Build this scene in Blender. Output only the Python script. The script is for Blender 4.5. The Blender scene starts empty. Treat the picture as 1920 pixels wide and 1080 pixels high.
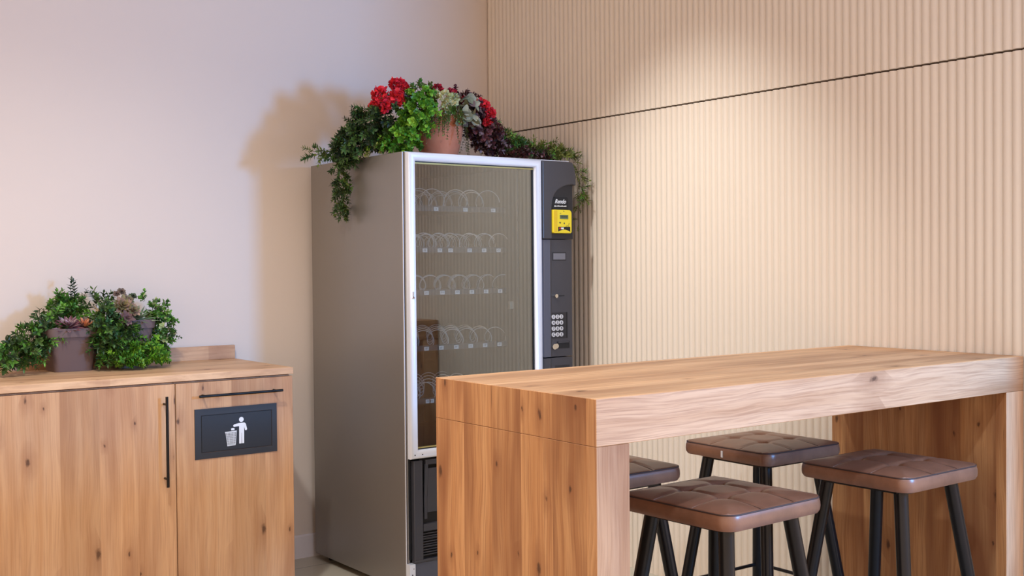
import bpy, bmesh, math, random
from mathutils import Vector, Matrix, Quaternion
random.seed(7)
S = bpy.context.scene
C = S.collection
PI = math.pi

# ------------------------------------------------------------------ camera
YAW, PITCH, ROLL = 0.6364, 0.0207, -0.0088
cam_d = bpy.data.cameras.new('camera'); cam = bpy.data.objects.new('camera', cam_d); C.objects.link(cam)
fw = Vector((math.sin(YAW)*math.cos(PITCH), math.cos(YAW)*math.cos(PITCH), -math.sin(PITCH)))
r0 = Vector((math.cos(YAW), -math.sin(YAW), 0)); u0 = r0.cross(fw)
rr = r0*math.cos(ROLL) + u0*math.sin(ROLL); uu = u0*math.cos(ROLL) - r0*math.sin(ROLL)
m = Matrix(((rr.x, uu.x, -fw.x), (rr.y, uu.y, -fw.y), (rr.z, uu.z, -fw.z))).to_4x4()
m.translation = Vector((-3.4933, -4.9176, 1.37))
cam.matrix_world = m
cam_d.sensor_width = 36; cam_d.lens = 36*2154.9/1920; cam_d.clip_start = 0.05
S.camera = cam
# ------------------------------------------------------------------ view, world, lights
S.view_settings.view_transform = 'Standard'; S.view_settings.look = 'None'
S.view_settings.exposure = 0.03; S.view_settings.gamma = 1.0
try: S.view_settings.use_curve_mapping = False
except Exception: pass
W = bpy.data.worlds.new('world'); S.world = W; W.use_nodes = True
W.node_tree.nodes['Background'].inputs[0].default_value = (1.0, 0.75, 0.58, 1)
W.node_tree.nodes['Background'].inputs[1].default_value = 1.75
def aim(o, d):
    o.rotation_euler = Vector(d).to_track_quat('-Z', 'Y').to_euler()
def area(name, loc, d, sx, sy, col, e):
    l = bpy.data.lights.new(name, 'AREA'); l.shape = 'RECTANGLE'; l.size = sx; l.size_y = sy; l.color = col; l.energy = e
    o = bpy.data.objects.new(name, l); C.objects.link(o); o.location = loc; aim(o, d); return o
def spot(name, loc, tgt, col, e, ang, blend=0.9, rad=0.05):
    l = bpy.data.lights.new(name, 'SPOT'); l.spot_size = math.radians(ang); l.spot_blend = blend; l.shadow_soft_size = rad
    l.color = col; l.energy = e
    o = bpy.data.objects.new(name, l); C.objects.link(o); o.location = loc; aim(o, Vector(tgt)-Vector(loc)); return o
# daylight from the glazed doorway beyond the end of the slatted wall
area('doorway_daylight', (0.20, -5.30, 1.86), (-0.33, 1, -0.02), 0.42, 0.50, (0.10, 0.42, 1.0), 150)
WARM = (1.0, 1.0, 0.98)
spot('downlight_or_fill', (-1.55, -1.50, 2.93), (0.0, -1.52, 1.12), (0.92, 0.97, 0.98), 138, 60, 1.0, 0.05)
spot('downlight_or_fill', (-2.55, -1.85, 2.93), (-2.3, -1.5, 0.6), WARM, 138, 130, 1.0, 0.06)
spot('downlight_or_fill', (-2.1, -4.1, 2.93), (-1.6, -3.5, 0.6), (0.66, 0.82, 1.0), 125, 120, 1.0, 0.06)  # added cool fill, placed and tinted to brighten the bar front

# ------------------------------------------------------------------ materials
def lin(r, g, b):
    f = lambda c: (c/255/12.92) if c/255 <= 0.04045 else ((c/255+0.055)/1.055)**2.4
    return (f(r), f(g), f(b), 1)
class NT:
    def __init__(s, name):
        s.m = bpy.data.materials.new(name); s.m.use_nodes = True; s.t = s.m.node_tree; s.n = s.t.nodes; s.l = s.t.links
        s.b = s.n['Principled BSDF']
    def node(s, k, **kw):
        n = s.n.new(k)
        for a, v in kw.items(): setattr(n, a, v)
        return n
    def link(s, a, b): s.l.new(a, b)
    def math(s, op, a, b=None, c=None, clamp=False):
        n = s.n.new('ShaderNodeMath'); n.operation = op; n.use_clamp = clamp
        for i, v in enumerate((a, b, c)):
            if v is None: continue
            if isinstance(v, (int, float)): n.inputs[i].default_value = v
            else: s.l.new(v, n.inputs[i])
        return n.outputs[0]
    def mix(s, f, a, b, blend='MIX'):
        n = s.n.new('ShaderNodeMix'); n.data_type = 'RGBA'; n.blend_type = blend
        if isinstance(f, (int, float)): n.inputs[0].default_value = f
        else: s.l.new(f, n.inputs[0])
        for i, v in ((6, a), (7, b)):
            if isinstance(v, tuple): n.inputs[i].default_value = v
            else: s.l.new(v, n.inputs[i])
        return n.outputs[2]
    def ramp(s, f, stops, interp='LINEAR'):
        n = s.n.new('ShaderNodeValToRGB'); n.color_ramp.interpolation = interp
        while len(n.color_ramp.elements) < len(stops): n.color_ramp.elements.new(0.5)
        for e, (p, c) in zip(n.color_ramp.elements, stops):
            e.position = p; e.color = c if isinstance(c, tuple) else (c, c, c, 1)
        s.l.new(f, n.inputs[0]); return n.outputs[0]
    def noise(s, vec, scale, detail=3, rough=0.55, w=None, dist=0.0):
        n = s.n.new('ShaderNodeTexNoise'); n.inputs['Scale'].default_value = scale
        n.inputs['Detail'].default_value = detail; n.inputs['Roughness'].default_value = rough; n.inputs['Distortion'].default_value = dist
        if w is not None:
            n.noise_dimensions = '4D'
            if isinstance(w, (int, float)): n.inputs['W'].default_value = w
            else: s.l.new(w, n.inputs['W'])
        if vec is not None: s.l.new(vec, n.inputs['Vector'])
        return n.outputs[0]
    def bump(s, h, strength=0.2, dist=0.002):
        n = s.n.new('ShaderNodeBump'); n.inputs['Strength'].default_value = strength; n.inputs['Distance'].default_value = dist
        s.l.new(h, n.inputs['Height']); s.l.new(n.outputs[0], s.b.inputs['Normal'])
    def obj_co(s): return s.n.new('ShaderNodeTexCoord').outputs['Object']
    def xyz(s, v):
        n = s.n.new('ShaderNodeSeparateXYZ'); s.l.new(v, n.inputs[0]); return n.outputs
    def vec(s, x, y, z):
        n = s.n.new('ShaderNodeCombineXYZ')
        for i, v in enumerate((x, y, z)):
            if isinstance(v, (int, float)): n.inputs[i].default_value = v
            else: s.l.new(v, n.inputs[i])
        return n.outputs[0]
def plain(name, col, rough=0.5, metal=0.0, coat=0.0, noise=0.0, nscale=8.0, bump=0.0, bscale=200.0, spec=0.5):
    t = NT(name); b = t.b
    b.inputs['Base Color'].default_value = col; b.inputs['Roughness'].default_value = rough; b.inputs['Metallic'].default_value = metal
    b.inputs['Coat Weight'].default_value = coat; b.inputs['Specular IOR Level'].default_value = spec
    co = t.obj_co()
    if noise > 0:
        f = t.noise(co, nscale, 4)
        d = tuple(c*(1-noise) for c in col[:3]) + (1,)
        t.link(t.mix(f, d, tuple(min(1, c*(1+noise)) for c in col[:3]) + (1,)), b.inputs['Base Color'])
    if bump > 0: t.bump(t.noise(co, bscale, 3), bump, 0.001)
    return t.m
def wood(name, grain, cross, light, mid, dark, board=0.11, knots=1.0, streak=1.0, seed=0.0, contrast=1.0, rough=0.5):
    """knotty oak decor: 'grain' is the axis the fibres run along, 'cross' the axis the boards are laid across"""
    t = NT(name); co = t.obj_co(); ax = t.xyz(co)
    G = ax[grain]; Cc = ax[cross]; O = ax[3-grain-cross]
    bid = t.math('FLOOR', t.math('DIVIDE', t.math('ADD', Cc, 50.0+seed), board))
    wn = t.node('ShaderNodeTexWhiteNoise', noise_dimensions='1D'); t.link(bid, wn.inputs['W'])
    rnd = wn.outputs['Value']
    shift = t.math('MULTIPLY', rnd, 7.0)
    Gs = t.math('ADD', G, shift)
    base = t.vec(t.math('MULTIPLY', Gs, 1.0), Cc, O)
    # slow warp that makes the fibres wave around knots
    warp = t.noise(t.vec(t.math('MULTIPLY', Gs, 2.2), t.math('MULTIPLY', Cc, 6.0), t.math('MULTIPLY', O, 6.0)), 1.0, 2)
    cw = t.math('ADD', Cc, t.math('MULTIPLY', t.math('SUBTRACT', warp, 0.5), 0.05))
    fine = t.noise(t.vec(t.math('MULTIPLY', Gs, 5.0), t.math('MULTIPLY', cw, 210.0), t.math('MULTIPLY', O, 60.0)), 1.0, 4, 0.6, w=seed)
    band = t.noise(t.vec(t.math('MULTIPLY', Gs, 0.9), t.math('MULTIPLY', cw, 38.0), t.math('MULTIPLY', O, 20.0)), 1.0, 3, 0.55, w=seed+3)
    wide = t.noise(t.vec(t.math('MULTIPLY', Gs, 1.3), t.math('MULTIPLY', cw, 9.0), t.math('MULTIPLY', O, 7.0)), 1.0, 2, 0.5, w=seed+9)
    c = t.mix(t.ramp(band, [(0.36, 0.0), (0.64, 1.0)]), light, mid)
    c = t.mix(t.ramp(wide, [(0.46, 0.0), (0.66, 0.95*contrast)]), c, dark)
    c = t.mix(t.math('MULTIPLY', t.ramp(fine, [(0.36, 1.0), (0.55, 0.0)]), 0.42*streak), c, dark)
    # board tone
    tone = t.ramp(rnd, [(0.0, (0.86, 0.84, 0.82, 1)), (1.0, (1.08, 1.08, 1.08, 1))])
    c = t.mix(1.0, c, tone, 'MULTIPLY')
    # knots
    v = t.node('ShaderNodeTexVoronoi'); v.voronoi_dimensions = '2D'; v.inputs['Scale'].default_value = 1.0
    t.link(t.vec(t.math('MULTIPLY', Gs, 4.6), t.math('MULTIPLY', t.math('ADD', Cc, seed), 9.5), 0.0), v.inputs['Vector'])
    d = v.outputs['Distance']
    vc = t.xyz(v.outputs['Color'])
    sel = t.math('GREATER_THAN', vc[0], 1.0-0.40*knots)
    jit = t.noise(t.vec(t.math('MULTIPLY', Gs, 40.0), t.math('MULTIPLY', Cc, 60.0), t.math('MULTIPLY', O, 20.0)), 1.0, 3)
    dd = t.math('ADD', d, t.math('MULTIPLY', t.math('SUBTRACT', jit, 0.5), 0.16))
    dd = t.math('DIVIDE', dd, t.math('ADD', 0.35, t.math('MULTIPLY', t.math('POWER', vc[1], 2.0), 1.1)))
    halo = t.math('MULTIPLY', t.ramp(dd, [(0.05, 1.0), (0.42, 0.0)]), sel)
    core = t.math('MULTIPLY', t.ramp(dd, [(0.03, 1.0), (0.085, 0.0)]), sel)
    c = t.mix(t.math('MULTIPLY', halo, 0.5), c, dark)
    deep = tuple(x*0.28 for x in dark[:3]) + (1,)
    c = t.mix(t.math('MULTIPLY', core, 0.85), c, deep)
    # fine dark cracks
    cr = t.noise(t.vec(t.math('MULTIPLY', Gs, 3.0), t.math('MULTIPLY', cw, 90.0), t.math('MULTIPLY', O, 20.0)), 1.0, 2, 0.5, w=seed+20)
    c = t.mix(t.math('MULTIPLY', t.ramp(cr, [(0.73, 0.0), (0.76, 1.0)]), 0.6*knots), c, deep)
    t.link(c, t.b.inputs['Base Color']); t.b.inputs['Roughness'].default_value = rough
    t.b.inputs['Specular IOR Level'].default_value = 0.35
    t.bump(fine, 0.12, 0.0008)
    return t.m

X, Y, Z = 0, 1, 2
BL, BM, BD = lin(198, 150, 102), lin(178, 126, 80), lin(128, 78, 46)
EL, EM = lin(212, 172, 136), lin(196, 152, 114)  # bar fronts: pale grain, made paler with daylight worked into the colour
CL, CM, CD = lin(208, 166, 126), lin(198, 152, 110), lin(146, 98, 66)
M = {}
M['wall'] = plain('wall_paint', lin(220, 206, 194), 0.85, noise=0.012, nscale=3, bump=0.05, bscale=300)
M['flute'] = plain('slatted_panel_paint', lin(219, 205, 188), 0.55, noise=0.012, nscale=5)
M['groove'] = plain('panel_gap', lin(70, 50, 38), 0.8)
M['ceiling'] = plain('ceiling_paint', lin(235, 230, 222), 0.9)
M['base'] = plain('baseboard_paint', lin(226, 218, 220), 0.5)
M['bar_top'] = wood('bar_oak_top_lit', X, Y, lin(222, 174, 126), lin(204, 152, 104), BD, 0.155, 0.45, 1.0, 1.0, 0.45)  # same oak as the slab ends, lightened to carry lamp light on top
M['bar_front'] = wood('bar_oak_front_lit', X, Z, EL, EM, BD, 0.30, 0.3, 1.0, 2.0, 0.5)
M['bar_side'] = wood('bar_oak_upright', Z, Y, BL, BM, BD, 0.125, 1.0, 1.15, 4.3, 1.0)
M['cab_v'] = wood('cabinet_oak_upright', Z, X, CL, CM, CD, 0.14, 0.85, 0.7, 2.1, 0.6)
M['cab_h'] = wood('cabinet_oak_along', X, Y, lin(222, 184, 144), lin(208, 166, 126), CD, 0.17, 0.55, 0.7, 5.1, 0.6)
M['gap'] = plain('dark_gap', lin(38, 28, 24), 0.8)
M['handle'] = plain('handle_black', lin(30, 27, 26), 0.38, 0.6)
M['flap'] = plain('flap_grey', lin(48, 47, 47), 0.42, 0.2, bump=0.04, bscale=900)
M['flap_in'] = plain('flap_panel_grey', lin(40, 40, 41), 0.38, 0.2, noise=0.05)
M['white'] = plain('symbol_white', lin(222, 224, 226), 0.6)
M['steel'] = plain('machine_side_steel', lin(142, 136, 129), 0.36, 0.55, noise=0.03, nscale=2.0, bump=0.02, bscale=600)
M['alu'] = plain('door_frame_aluminium', lin(224, 228, 236), 0.30, 0.25)
M['alu_dk'] = plain('frame_groove', lin(72, 62, 60), 0.5, 0.3)
M['brass'] = plain('seal_yellow', lin(176, 160, 96), 0.4, 0.3)
M['mblack'] = plain('machine_charcoal', lin(62, 62, 68), 0.36, 0.15, coat=0.15, bump=0.03, bscale=1200)
M['mbevel'] = plain('machine_bevel_grey', lin(88, 91, 104), 0.32, 0.3)
M['mdark'] = plain('machine_recess', lin(34, 33, 36), 0.45)
M['pure'] = plain('slot_black', lin(10, 10, 11), 0.6)
M['liner'] = plain('machine_liner', lin(58, 58, 54), 0.6)
M['liner2'] = plain('machine_liner_lit', lin(160, 152, 130), 0.6, noise=0.06)
M['tray'] = plain('machine_tray', lin(62, 61, 58), 0.45, 0.3)
M['wire'] = plain('coil_wire', lin(244, 244, 240), 0.25, 0.35)
M['tag'] = plain('price_tag', lin(228, 226, 220), 0.6)
M['ink'] = plain('print_ink', lin(60, 60, 60), 0.6)
M['yellow'] = plain('terminal_yellow', lin(232, 208, 40), 0.4)
M['yellow2'] = plain('terminal_yellow_side', lin(218, 180, 28), 0.4)
M['lcd'] = plain('lcd_green', lin(96, 112, 78), 0.3)
M['lcd_ink'] = plain('lcd_ink', lin(52, 62, 44), 0.4)
M['chrome'] = plain('chrome', lin(215, 212, 205), 0.18, 0.95)
M['key'] = plain('key_silver', lin(214, 214, 216), 0.35, 0.3)
M['red'] = plain('decal_red', lin(196, 62, 40), 0.5)
M['disp'] = plain('display_grey', lin(112, 112, 118), 0.25)
M['leg'] = plain('stool_leg_black', lin(26, 25, 27), 0.28, 0.5)
M['pot'] = plain('pot_brown', lin(104, 84, 80), 0.5, noise=0.04)
M['soil'] = plain('potting_soil', lin(50, 36, 28), 0.95, noise=0.4, nscale=80)
M['stem'] = plain('stem_green', lin(84, 82, 44), 0.7)
# floor
t = NT('floor_tile'); co = t.obj_co(); a = t.xyz(co)
br = t.node('ShaderNodeTexBrick'); br.offset = 0.0
br.inputs['Scale'].default_value = 1.0; br.inputs['Mortar Size'].default_value = 0.0022; br.inputs['Brick Width'].default_value = 0.6; br.inputs['Row Height'].default_value = 0.6
mp = t.node('ShaderNodeMapping'); mp.inputs['Location'].default_value = (0.13, 0.17, 0); t.link(co, mp.inputs['Vector']); t.link(mp.outputs[0], br.inputs['Vector'])
nz = t.noise(co, 3.0, 5)
c = t.mix(nz, lin(188, 178, 158), lin(200, 190, 170))
c = t.mix(br.outputs['Fac'], c, lin(112, 100, 84))
t.link(c, t.b.inputs['Base Color']); t.b.inputs['Roughness'].default_value = 0.35; M['floor'] = t.m
# terracotta
t = NT('terracotta'); co = t.obj_co(); nz = t.noise(co, 14, 5, 0.6); n2 = t.noise(co, 40, 4, 0.6, w=2.0)
c = t.mix(t.ramp(nz, [(0.35, 0.0), (0.7, 1.0)]), lin(206, 132, 98), lin(192, 116, 84))
c = t.mix(t.math('MULTIPLY', t.ramp(n2, [(0.6, 0.0), (0.72, 1.0)]), 0.5), c, lin(158, 104, 82))
t.link(c, t.b.inputs['Base Color']); t.b.inputs['Roughness'].default_value = 0.8; t.bump(n2, 0.2, 0.001); M['terra'] = t.m
# leather
t = NT('brown_leather'); co = t.obj_co()
nz = t.noise(co, 9, 5, 0.6)
c = t.mix(t.ramp(nz, [(0.35, 0.0), (0.68, 1.0)]), lin(104, 68, 50), lin(132, 90, 68))
v = t.node('ShaderNodeTexVoronoi'); v.inputs['Scale'].default_value = 420; t.link(co, v.inputs['Vector'])
t.link(c, t.b.inputs['Base Color']); t.b.inputs['Roughness'].default_value = 0.36; t.b.inputs['Specular IOR Level'].default_value = 0.6
t.bump(t.math('ADD', t.math('MULTIPLY', v.outputs['Distance'], 0.4), t.noise(co, 60, 4)), 0.18, 0.0012); M['leather'] = t.m
M['seam'] = plain('seam_thread', lin(54, 34, 28), 0.6)
M['seam_pale'] = plain('seam_highlight_thread', lin(140, 102, 82), 0.5)  # pale tone paints a highlight along one set of seams
# glass: a coated double pane - real transparency plus a real mirror coat
t = NT('machine_glass'); t.n.remove(t.b); out = t.n['Material Output']
tr = t.node('ShaderNodeBsdfTransparent'); tr.inputs[0].default_value = (0.88, 0.89, 0.87, 1)
gl = t.node('ShaderNodeBsdfGlossy'); gl.inputs['Roughness'].default_value = 0.015; gl.inputs[0].default_value = (0.86, 0.92, 0.98, 1)
lw = t.node('ShaderNodeFresnel'); lw.inputs[0].default_value = 1.5
fac = t.math('ADD', t.math('MULTIPLY', lw.outputs[0], 1.4), 0.10, clamp=True)
mx = t.node('ShaderNodeMixShader'); t.link(fac, mx.inputs[0]); t.link(tr.outputs[0], mx.inputs[1]); t.link(gl.outputs[0], mx.inputs[2]); t.link(mx.outputs[0], out.inputs[0])
M['glass'] = t.m
# foliage: the leaf's own tone is a per-leaf attribute
def leafmat(name, rough=0.45, trans=0.0):
    t = NT(name); a = t.node('ShaderNodeAttribute'); a.attribute_name = 'tone'
    t.link(a.outputs['Color'], t.b.inputs['Base Color']); t.b.inputs['Roughness'].default_value = rough
    t.b.inputs['Specular IOR Level'].default_value = 0.4
    return t.m
M['leaf'] = leafmat('leaf'); M['petal'] = leafmat('petal', 0.7); M['succ'] = leafmat('succulent', 0.5)

# ------------------------------------------------------------------ mesh helpers
class MB:
    """collects geometry for ONE mesh object"""
    def __init__(s): s.v = []; s.f = []; s.mi = []; s.tone = None; s.cur = 0
    def add(s, vs, fs, mi=None):
        o = len(s.v); s.v += [tuple(p) for p in vs]; s.f += [tuple(i+o for i in f) for f in fs]
        s.mi += [s.cur if mi is None else mi]*len(fs); return s
    def box(s, x0, x1, y0, y1, z0, z1, mi=None):
        v = [(x, y, z) for x in (x0, x1) for y in (y0, y1) for z in (z0, z1)]
        return s.add(v, [(0,1,3,2),(4,6,7,5),(0,4,5,1),(2,3,7,6),(0,2,6,4),(1,5,7,3)], mi)
    def prism(s, poly, axis, a0, a1, mi=None):
        """poly: 2D outline in the two axes other than 'axis' (ordered x<y<z), convex or not"""
        def P(p, a):
            q = list(p); q.insert(axis, a); return tuple(q)
        n = len(poly); v = [P(p, a0) for p in poly] + [P(p, a1) for p in poly]
        f = [tuple(range(n)), tuple(range(2*n-1, n-1, -1))] + [(i, i+n, (i+1) % n+n, (i+1) % n) for i in range(n)]
        return s.add(v, f, mi)
    def tube(s, pts, r, n=10, closed=False, caps=True, mi=None):
        pts = [Vector(p) for p in pts]; m = len(pts); rs = r if isinstance(r, (list, tuple)) else [r]*m
        up = Vector((0, 0, 1)); vs = []; prev = None
        for i, p in enumerate(pts):
            if closed: d = pts[(i+1) % m]-pts[i-1]
            else: d = pts[min(i+1, m-1)]-pts[max(i-1, 0)]
            d.normalize()
            if prev is None:
                a = d.cross(up)
                if a.length < 1e-3: a = d.cross(Vector((1, 0, 0)))
                a.normalize()
            else:
                a = prev - d*prev.dot(d)
                if a.length < 1e-4: a = d.cross(up)
                a.normalize()
            prev = a; b = d.cross(a)
            for k in range(n):
                t = 2*PI*k/n; vs.append(p + (a*math.cos(t)+b*math.sin(t))*rs[i])
        fs = []
        for i in range(m if closed else m-1):
            j = (i+1) % m
            for k in range(n): fs.append((i*n+k, i*n+(k+1) % n, j*n+(k+1) % n, j*n+k))
        if caps and not closed: fs += [tuple(range(n-1, -1, -1)), tuple((m-1)*n+k for k in range(n))]
        return s.add(vs, fs, mi)
    def lathe(s, prof, n=40, c=(0, 0), mi=None):
        vs = []; fs = []
        for r, z in prof:
            for k in range(n): t = 2*PI*k/n; vs.append((c[0]+r*math.cos(t), c[1]+r*math.sin(t), z))
        for i in range(len(prof)-1):
            for k in range(n): fs.append((i*n+k, i*n+(k+1) % n, (i+1)*n+(k+1) % n, (i+1)*n+k))
        fs.append(tuple(range(n-1, -1, -1))); fs.append(tuple((len(prof)-1)*n+k for k in range(n)))
        return s.add(vs, fs, mi)
    def disc(s, c, r, axis, h, n=20, mi=None):
        vs = []
        for a in (0, h):
            for k in range(n):
                t = 2*PI*k/n; q = [r*math.cos(t), r*math.sin(t)]; q.insert(axis, a); vs.append(tuple(q[i]+c[i] for i in range(3)))
        fs = [tuple(range(n)), tuple(range(2*n-1, n-1, -1))] + [(i, i+n, (i+1) % n+n, (i+1) % n) for i in range(n)]
        return s.add(vs, fs, mi)
    def build(s, name, mats, parent=None, bevel=0, smooth=False, seg=2, origin=None):
        me = bpy.data.meshes.new(name)
        if parent is not None and origin is None: origin = parent.matrix_world.translation if False else parent.get('_o', (0, 0, 0))
        o0 = Vector(origin) if origin is not None else Vector((0, 0, 0))
        me.from_pydata([tuple(Vector(p)-o0) for p in s.v], [], s.f)
        if not isinstance(mats, (list, tuple)): mats = [mats]
        for q in mats: me.materials.append(q)
        me.polygons.foreach_set('material_index', s.mi)
        if s.tone is not None:
            at = me.color_attributes.new('tone', 'FLOAT_COLOR', 'POINT')
            flat = [x for c in s.tone for x in c]; at.data.foreach_set('color', flat)
        else:
            bm = bmesh.new(); bm.from_mesh(me); bmesh.ops.recalc_face_normals(bm, faces=bm.faces)
            if bevel > 0:
                ed = [e for e in bm.edges if e.is_manifold and e.calc_face_angle(0) > 0.6]
                bmesh.ops.bevel(bm, geom=ed, offset=bevel, segments=seg, profile=0.5, affect='EDGES', clamp_overlap=True)
            bm.to_mesh(me); bm.free()
        if smooth:
            me.polygons.foreach_set('use_smooth', [True]*len(me.polygons))
            if hasattr(me, 'set_sharp_from_angle'): me.set_sharp_from_angle(angle=math.radians(38))
        me.update()
        o = bpy.data.objects.new(name, me); C.objects.link(o)
        if parent is not None: o.parent = parent; o['_o'] = tuple(o0)
        else: o.location = o0; o['_o'] = tuple(o0)
        return o
def tag(o, label=None, cat=None, group=None, kind=None):
    if label: o['label'] = label
    if cat: o['category'] = cat
    if group: o['group'] = group
    if kind: o['kind'] = kind
    return o
def empty(name, loc, label, cat, group=None):
    o = bpy.data.objects.new(name, None); o.empty_display_size = 0.1; C.objects.link(o); o.location = loc; o['_o'] = tuple(loc)
    return tag(o, label, cat, group)

# ================================================================== THE ROOM
H = 3.0
tag(MB().box(-6.5, 0.25, 0, 0.15, 0, H).build('wall_left', M['wall']), 'smooth pale painted wall behind the vending machine and cupboards', kind='structure')
tag(MB().box(-6.5, 0.25, -9, 0.15, -0.1, 0).build('floor', M['floor']), 'beige tiled floor', kind='structure')
tag(MB().box(-6.5, 0.25, -9, 0.15, H, H+0.1).build('ceiling', M['ceiling']), 'pale ceiling', kind='structure')
# slatted wall: rounded ribs, pitch 33 mm, two panels with an open joint
YE = -3.45; PITCHM = 0.03293; GZ = 2.040
prof = []; y = 0.004; k0 = math.ceil((0.0+0.760)/PITCHM)
yv = -0.760 + k0*PITCHM
NS = 10
while yv > YE:
    for i in range(NS):
        tt = i/NS; h = 0.0112*(abs(math.sin(PI*tt))**0.55)
        yy = yv - tt*PITCHM
        if YE < yy <= 0: prof.append((-h, yy))
    yv -= PITCHM
wb = MB()
for z0, z1 in ((0, GZ-0.0035), (GZ+0.0035, H)):
    n = len(prof); vs = [(0.012, prof[0][1], z0)]+[(x+0.0, y, z0) for x, y in prof]+[(0.012, prof[-1][1], z0)]
    vs2 = [(a, b, z1) for a, b, _ in vs]; N = len(vs)
    fs = [(i, i+1, N+i+1, N+i) for i in range(N-1)]
    wb.add(vs+vs2, [tuple(range(N-1, -1, -1)), tuple(range(N, 2*N))], 0)
    wb.add(vs+vs2, fs, 0)
wb.box(0.012, 0.10, YE, 0, 0, H, 1)
w = wb.build('wall_right', [M['flute'], M['groove']], smooth=False)
for p in w.data.polygons:
    if p.material_index == 0 and abs(p.normal.z) < 0.5: p.use_smooth = True
tag(w, 'cream wall of fine upright rounded ribs with a dark horizontal joint', kind='structure')
bb = MB().prism([(-0.012, 0), (-0.012, 0.102), (-0.006, 0.108), (0, 0.108), (0, 0)], 0, -6.5, -0.001)
bb.v = [(x, y, z) for x, y, z in bb.v]
tag(bb.build('baseboard_left', M['base']), 'white baseboard along the pale wall', kind='structure')

# ================================================================== BAR TABLE
BX0, BX1, BY0, BY1, BZ, BT, LG = -1.8026, -0.0135, -2.9452, -2.2751, 1.0632, 0.1091, 0.1012
bar = empty('bar_table', ((BX0+BX1)/2, (BY0+BY1)/2, 0), 'thick oak high bar table with slab ends, butting against the ribbed wall', 'table')
def slab(name, x0, x1, y0, y1, z0, z1, parent, mats, face_rule, bevel=0.0012, lab=None):
    b = MB(); b.box(x0, x1, y0, y1, z0, z1); o = b.build(name, mats, parent, bevel=bevel, seg=1)
    for p in o.data.polygons:
        n = p.normal; p.material_index = face_rule(n)
    if lab: o['label'] = lab
    return o
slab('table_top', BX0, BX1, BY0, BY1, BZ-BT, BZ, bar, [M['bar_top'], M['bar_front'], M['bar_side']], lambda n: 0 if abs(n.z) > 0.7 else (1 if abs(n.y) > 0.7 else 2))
M['bar_leg'] = wood('bar_oak_leg_lit', Z, X, EL, EM, BD, 0.30, 0.6, 0.8, 7.0, 0.5)
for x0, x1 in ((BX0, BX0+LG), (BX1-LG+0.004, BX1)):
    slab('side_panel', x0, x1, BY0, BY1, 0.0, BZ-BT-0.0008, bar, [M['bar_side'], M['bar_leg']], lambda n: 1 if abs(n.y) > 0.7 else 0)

# ================================================================== CUPBOARDS
CYF, CZ, CZB = -0.6272, 0.9588, 0.9323; CX1 = -1.4353; GAP = -1.9265
PX = 0.020   # front thickness
def cabinet_body(x0, x1, parent):
    b = MB(); z1 = CZB-0.004; y0 = CYF+PX+0.004
    b.box(x0, x0+0.018, y0, -0.014, 0.08, z1); b.box(x1-0.018, x1, y0, -0.014, 0.08, z1)
    b.box(x0+0.018, x1-0.018, y0, -0.014, 0.08, 0.098); b.box(x0+0.018, x1-0.018, y0, -0.014, z1-0.018, z1)
    b.box(x0+0.018, x1-0.018, -0.024, -0.014, 0.098, z1-0.018)
    b.box(x0+0.002, x1-0.002, y0+0.05, -0.014, 0.0, 0.08)
    return b.build('body', M['cab_v'], parent)
def bar_handle(p0, p1, off, parent, r=0.0055, stand=0.035):
    """square-ended bar pull on two posts, p0-p1 in the plane of the front"""
    p0, p1 = Vector(p0), Vector(p1); d = (p1-p0).normalized(); o = Vector((0, -stand, 0))
    b = MB()
    a = p0+o; c = p1+o; r2 = r
    mn = Vector((min(a.x, c.x)-(r2 if abs(d.x) < .5 else 0), a.y-r2, min(a.z, c.z)-(r2 if abs(d.z) < .5 else 0)))
    mx = Vector((max(a.x, c.x)+(r2 if abs(d.x) < .5 else 0), a.y+r2, max(a.z, c.z)+(r2 if abs(d.z) < .5 else 0)))
    b.tube([a, c], r2, 12)
    for q in (p0+d*off, p1-d*off): b.tube([q+Vector((0, 0.0, 0)), q+o], 0.0042, 10)
    return b.build('handle', M['handle'], parent, smooth=True)
# door cupboard
CXL = -2.74
cup = empty('door_cupboard', ((CXL+GAP)/2, CYF/2, 0), 'knotty oak cupboard with one wide door and a long upright black handle', 'cupboard')
cabinet_body(CXL, GAP-0.001, cup)
dr = MB().box(CXL+0.002, GAP-0.0016, CYF, CYF+PX, 0.085, CZB-0.009).build('door', M['cab_v'], cup, bevel=0.001, seg=1)
bar_handle((-1.972, CYF, 0.881), (-1.972, CYF, 0.538), 0.03, dr)
# bin cupboard
cup2 = empty('bin_cupboard', ((CX1+GAP)/2, CYF/2, 0), 'narrow oak waste cupboard with a grey litter flap and level black handle', 'cupboard')
XR = -1.4385
cabinet_body(GAP+0.001, XR-0.003, cup2)
fz0, fz1, fx0, fx1 = 0.6245, 0.819, -1.853, -1.511
ix0, ix1, iz0, iz1 = -1.8255, -1.535, 0.6505, 0.792
b = MB()
z0, z1 = 0.085, CZB-0.009; x0, x1 = GAP+0.0016, XR
b.box(x0, x1, CYF, CYF+PX, z0, z1)
fr = b.build('front_panel', M['cab_v'], cup2, bevel=0.001, seg=1)
bar_handle((-1.845, CYF, 0.872), (-1.498, CYF, 0.872), 0.025, fr, r=0.0052)
b = MB(); ya, yb = CYF-0.003, CYF-0.0003
b.box(fx0, fx1, ya, yb, iz1+0.0025, fz1); b.box(fx0, fx1, ya, yb, fz0, iz0-0.0025)
b.box(fx0, ix0-0.0025, ya, yb, iz0-0.0025, iz1+0.0025); b.box(ix1+0.0025, fx1, ya, yb, iz0-0.0025, iz1+0.0025)
b.box(ix0-0.002, ix1+0.002, CYF-0.0006, yb, iz0-0.002, iz1+0.002, 1)
b.build('flap_frame', [M['flap'], M['pure']], cup2)
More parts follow.
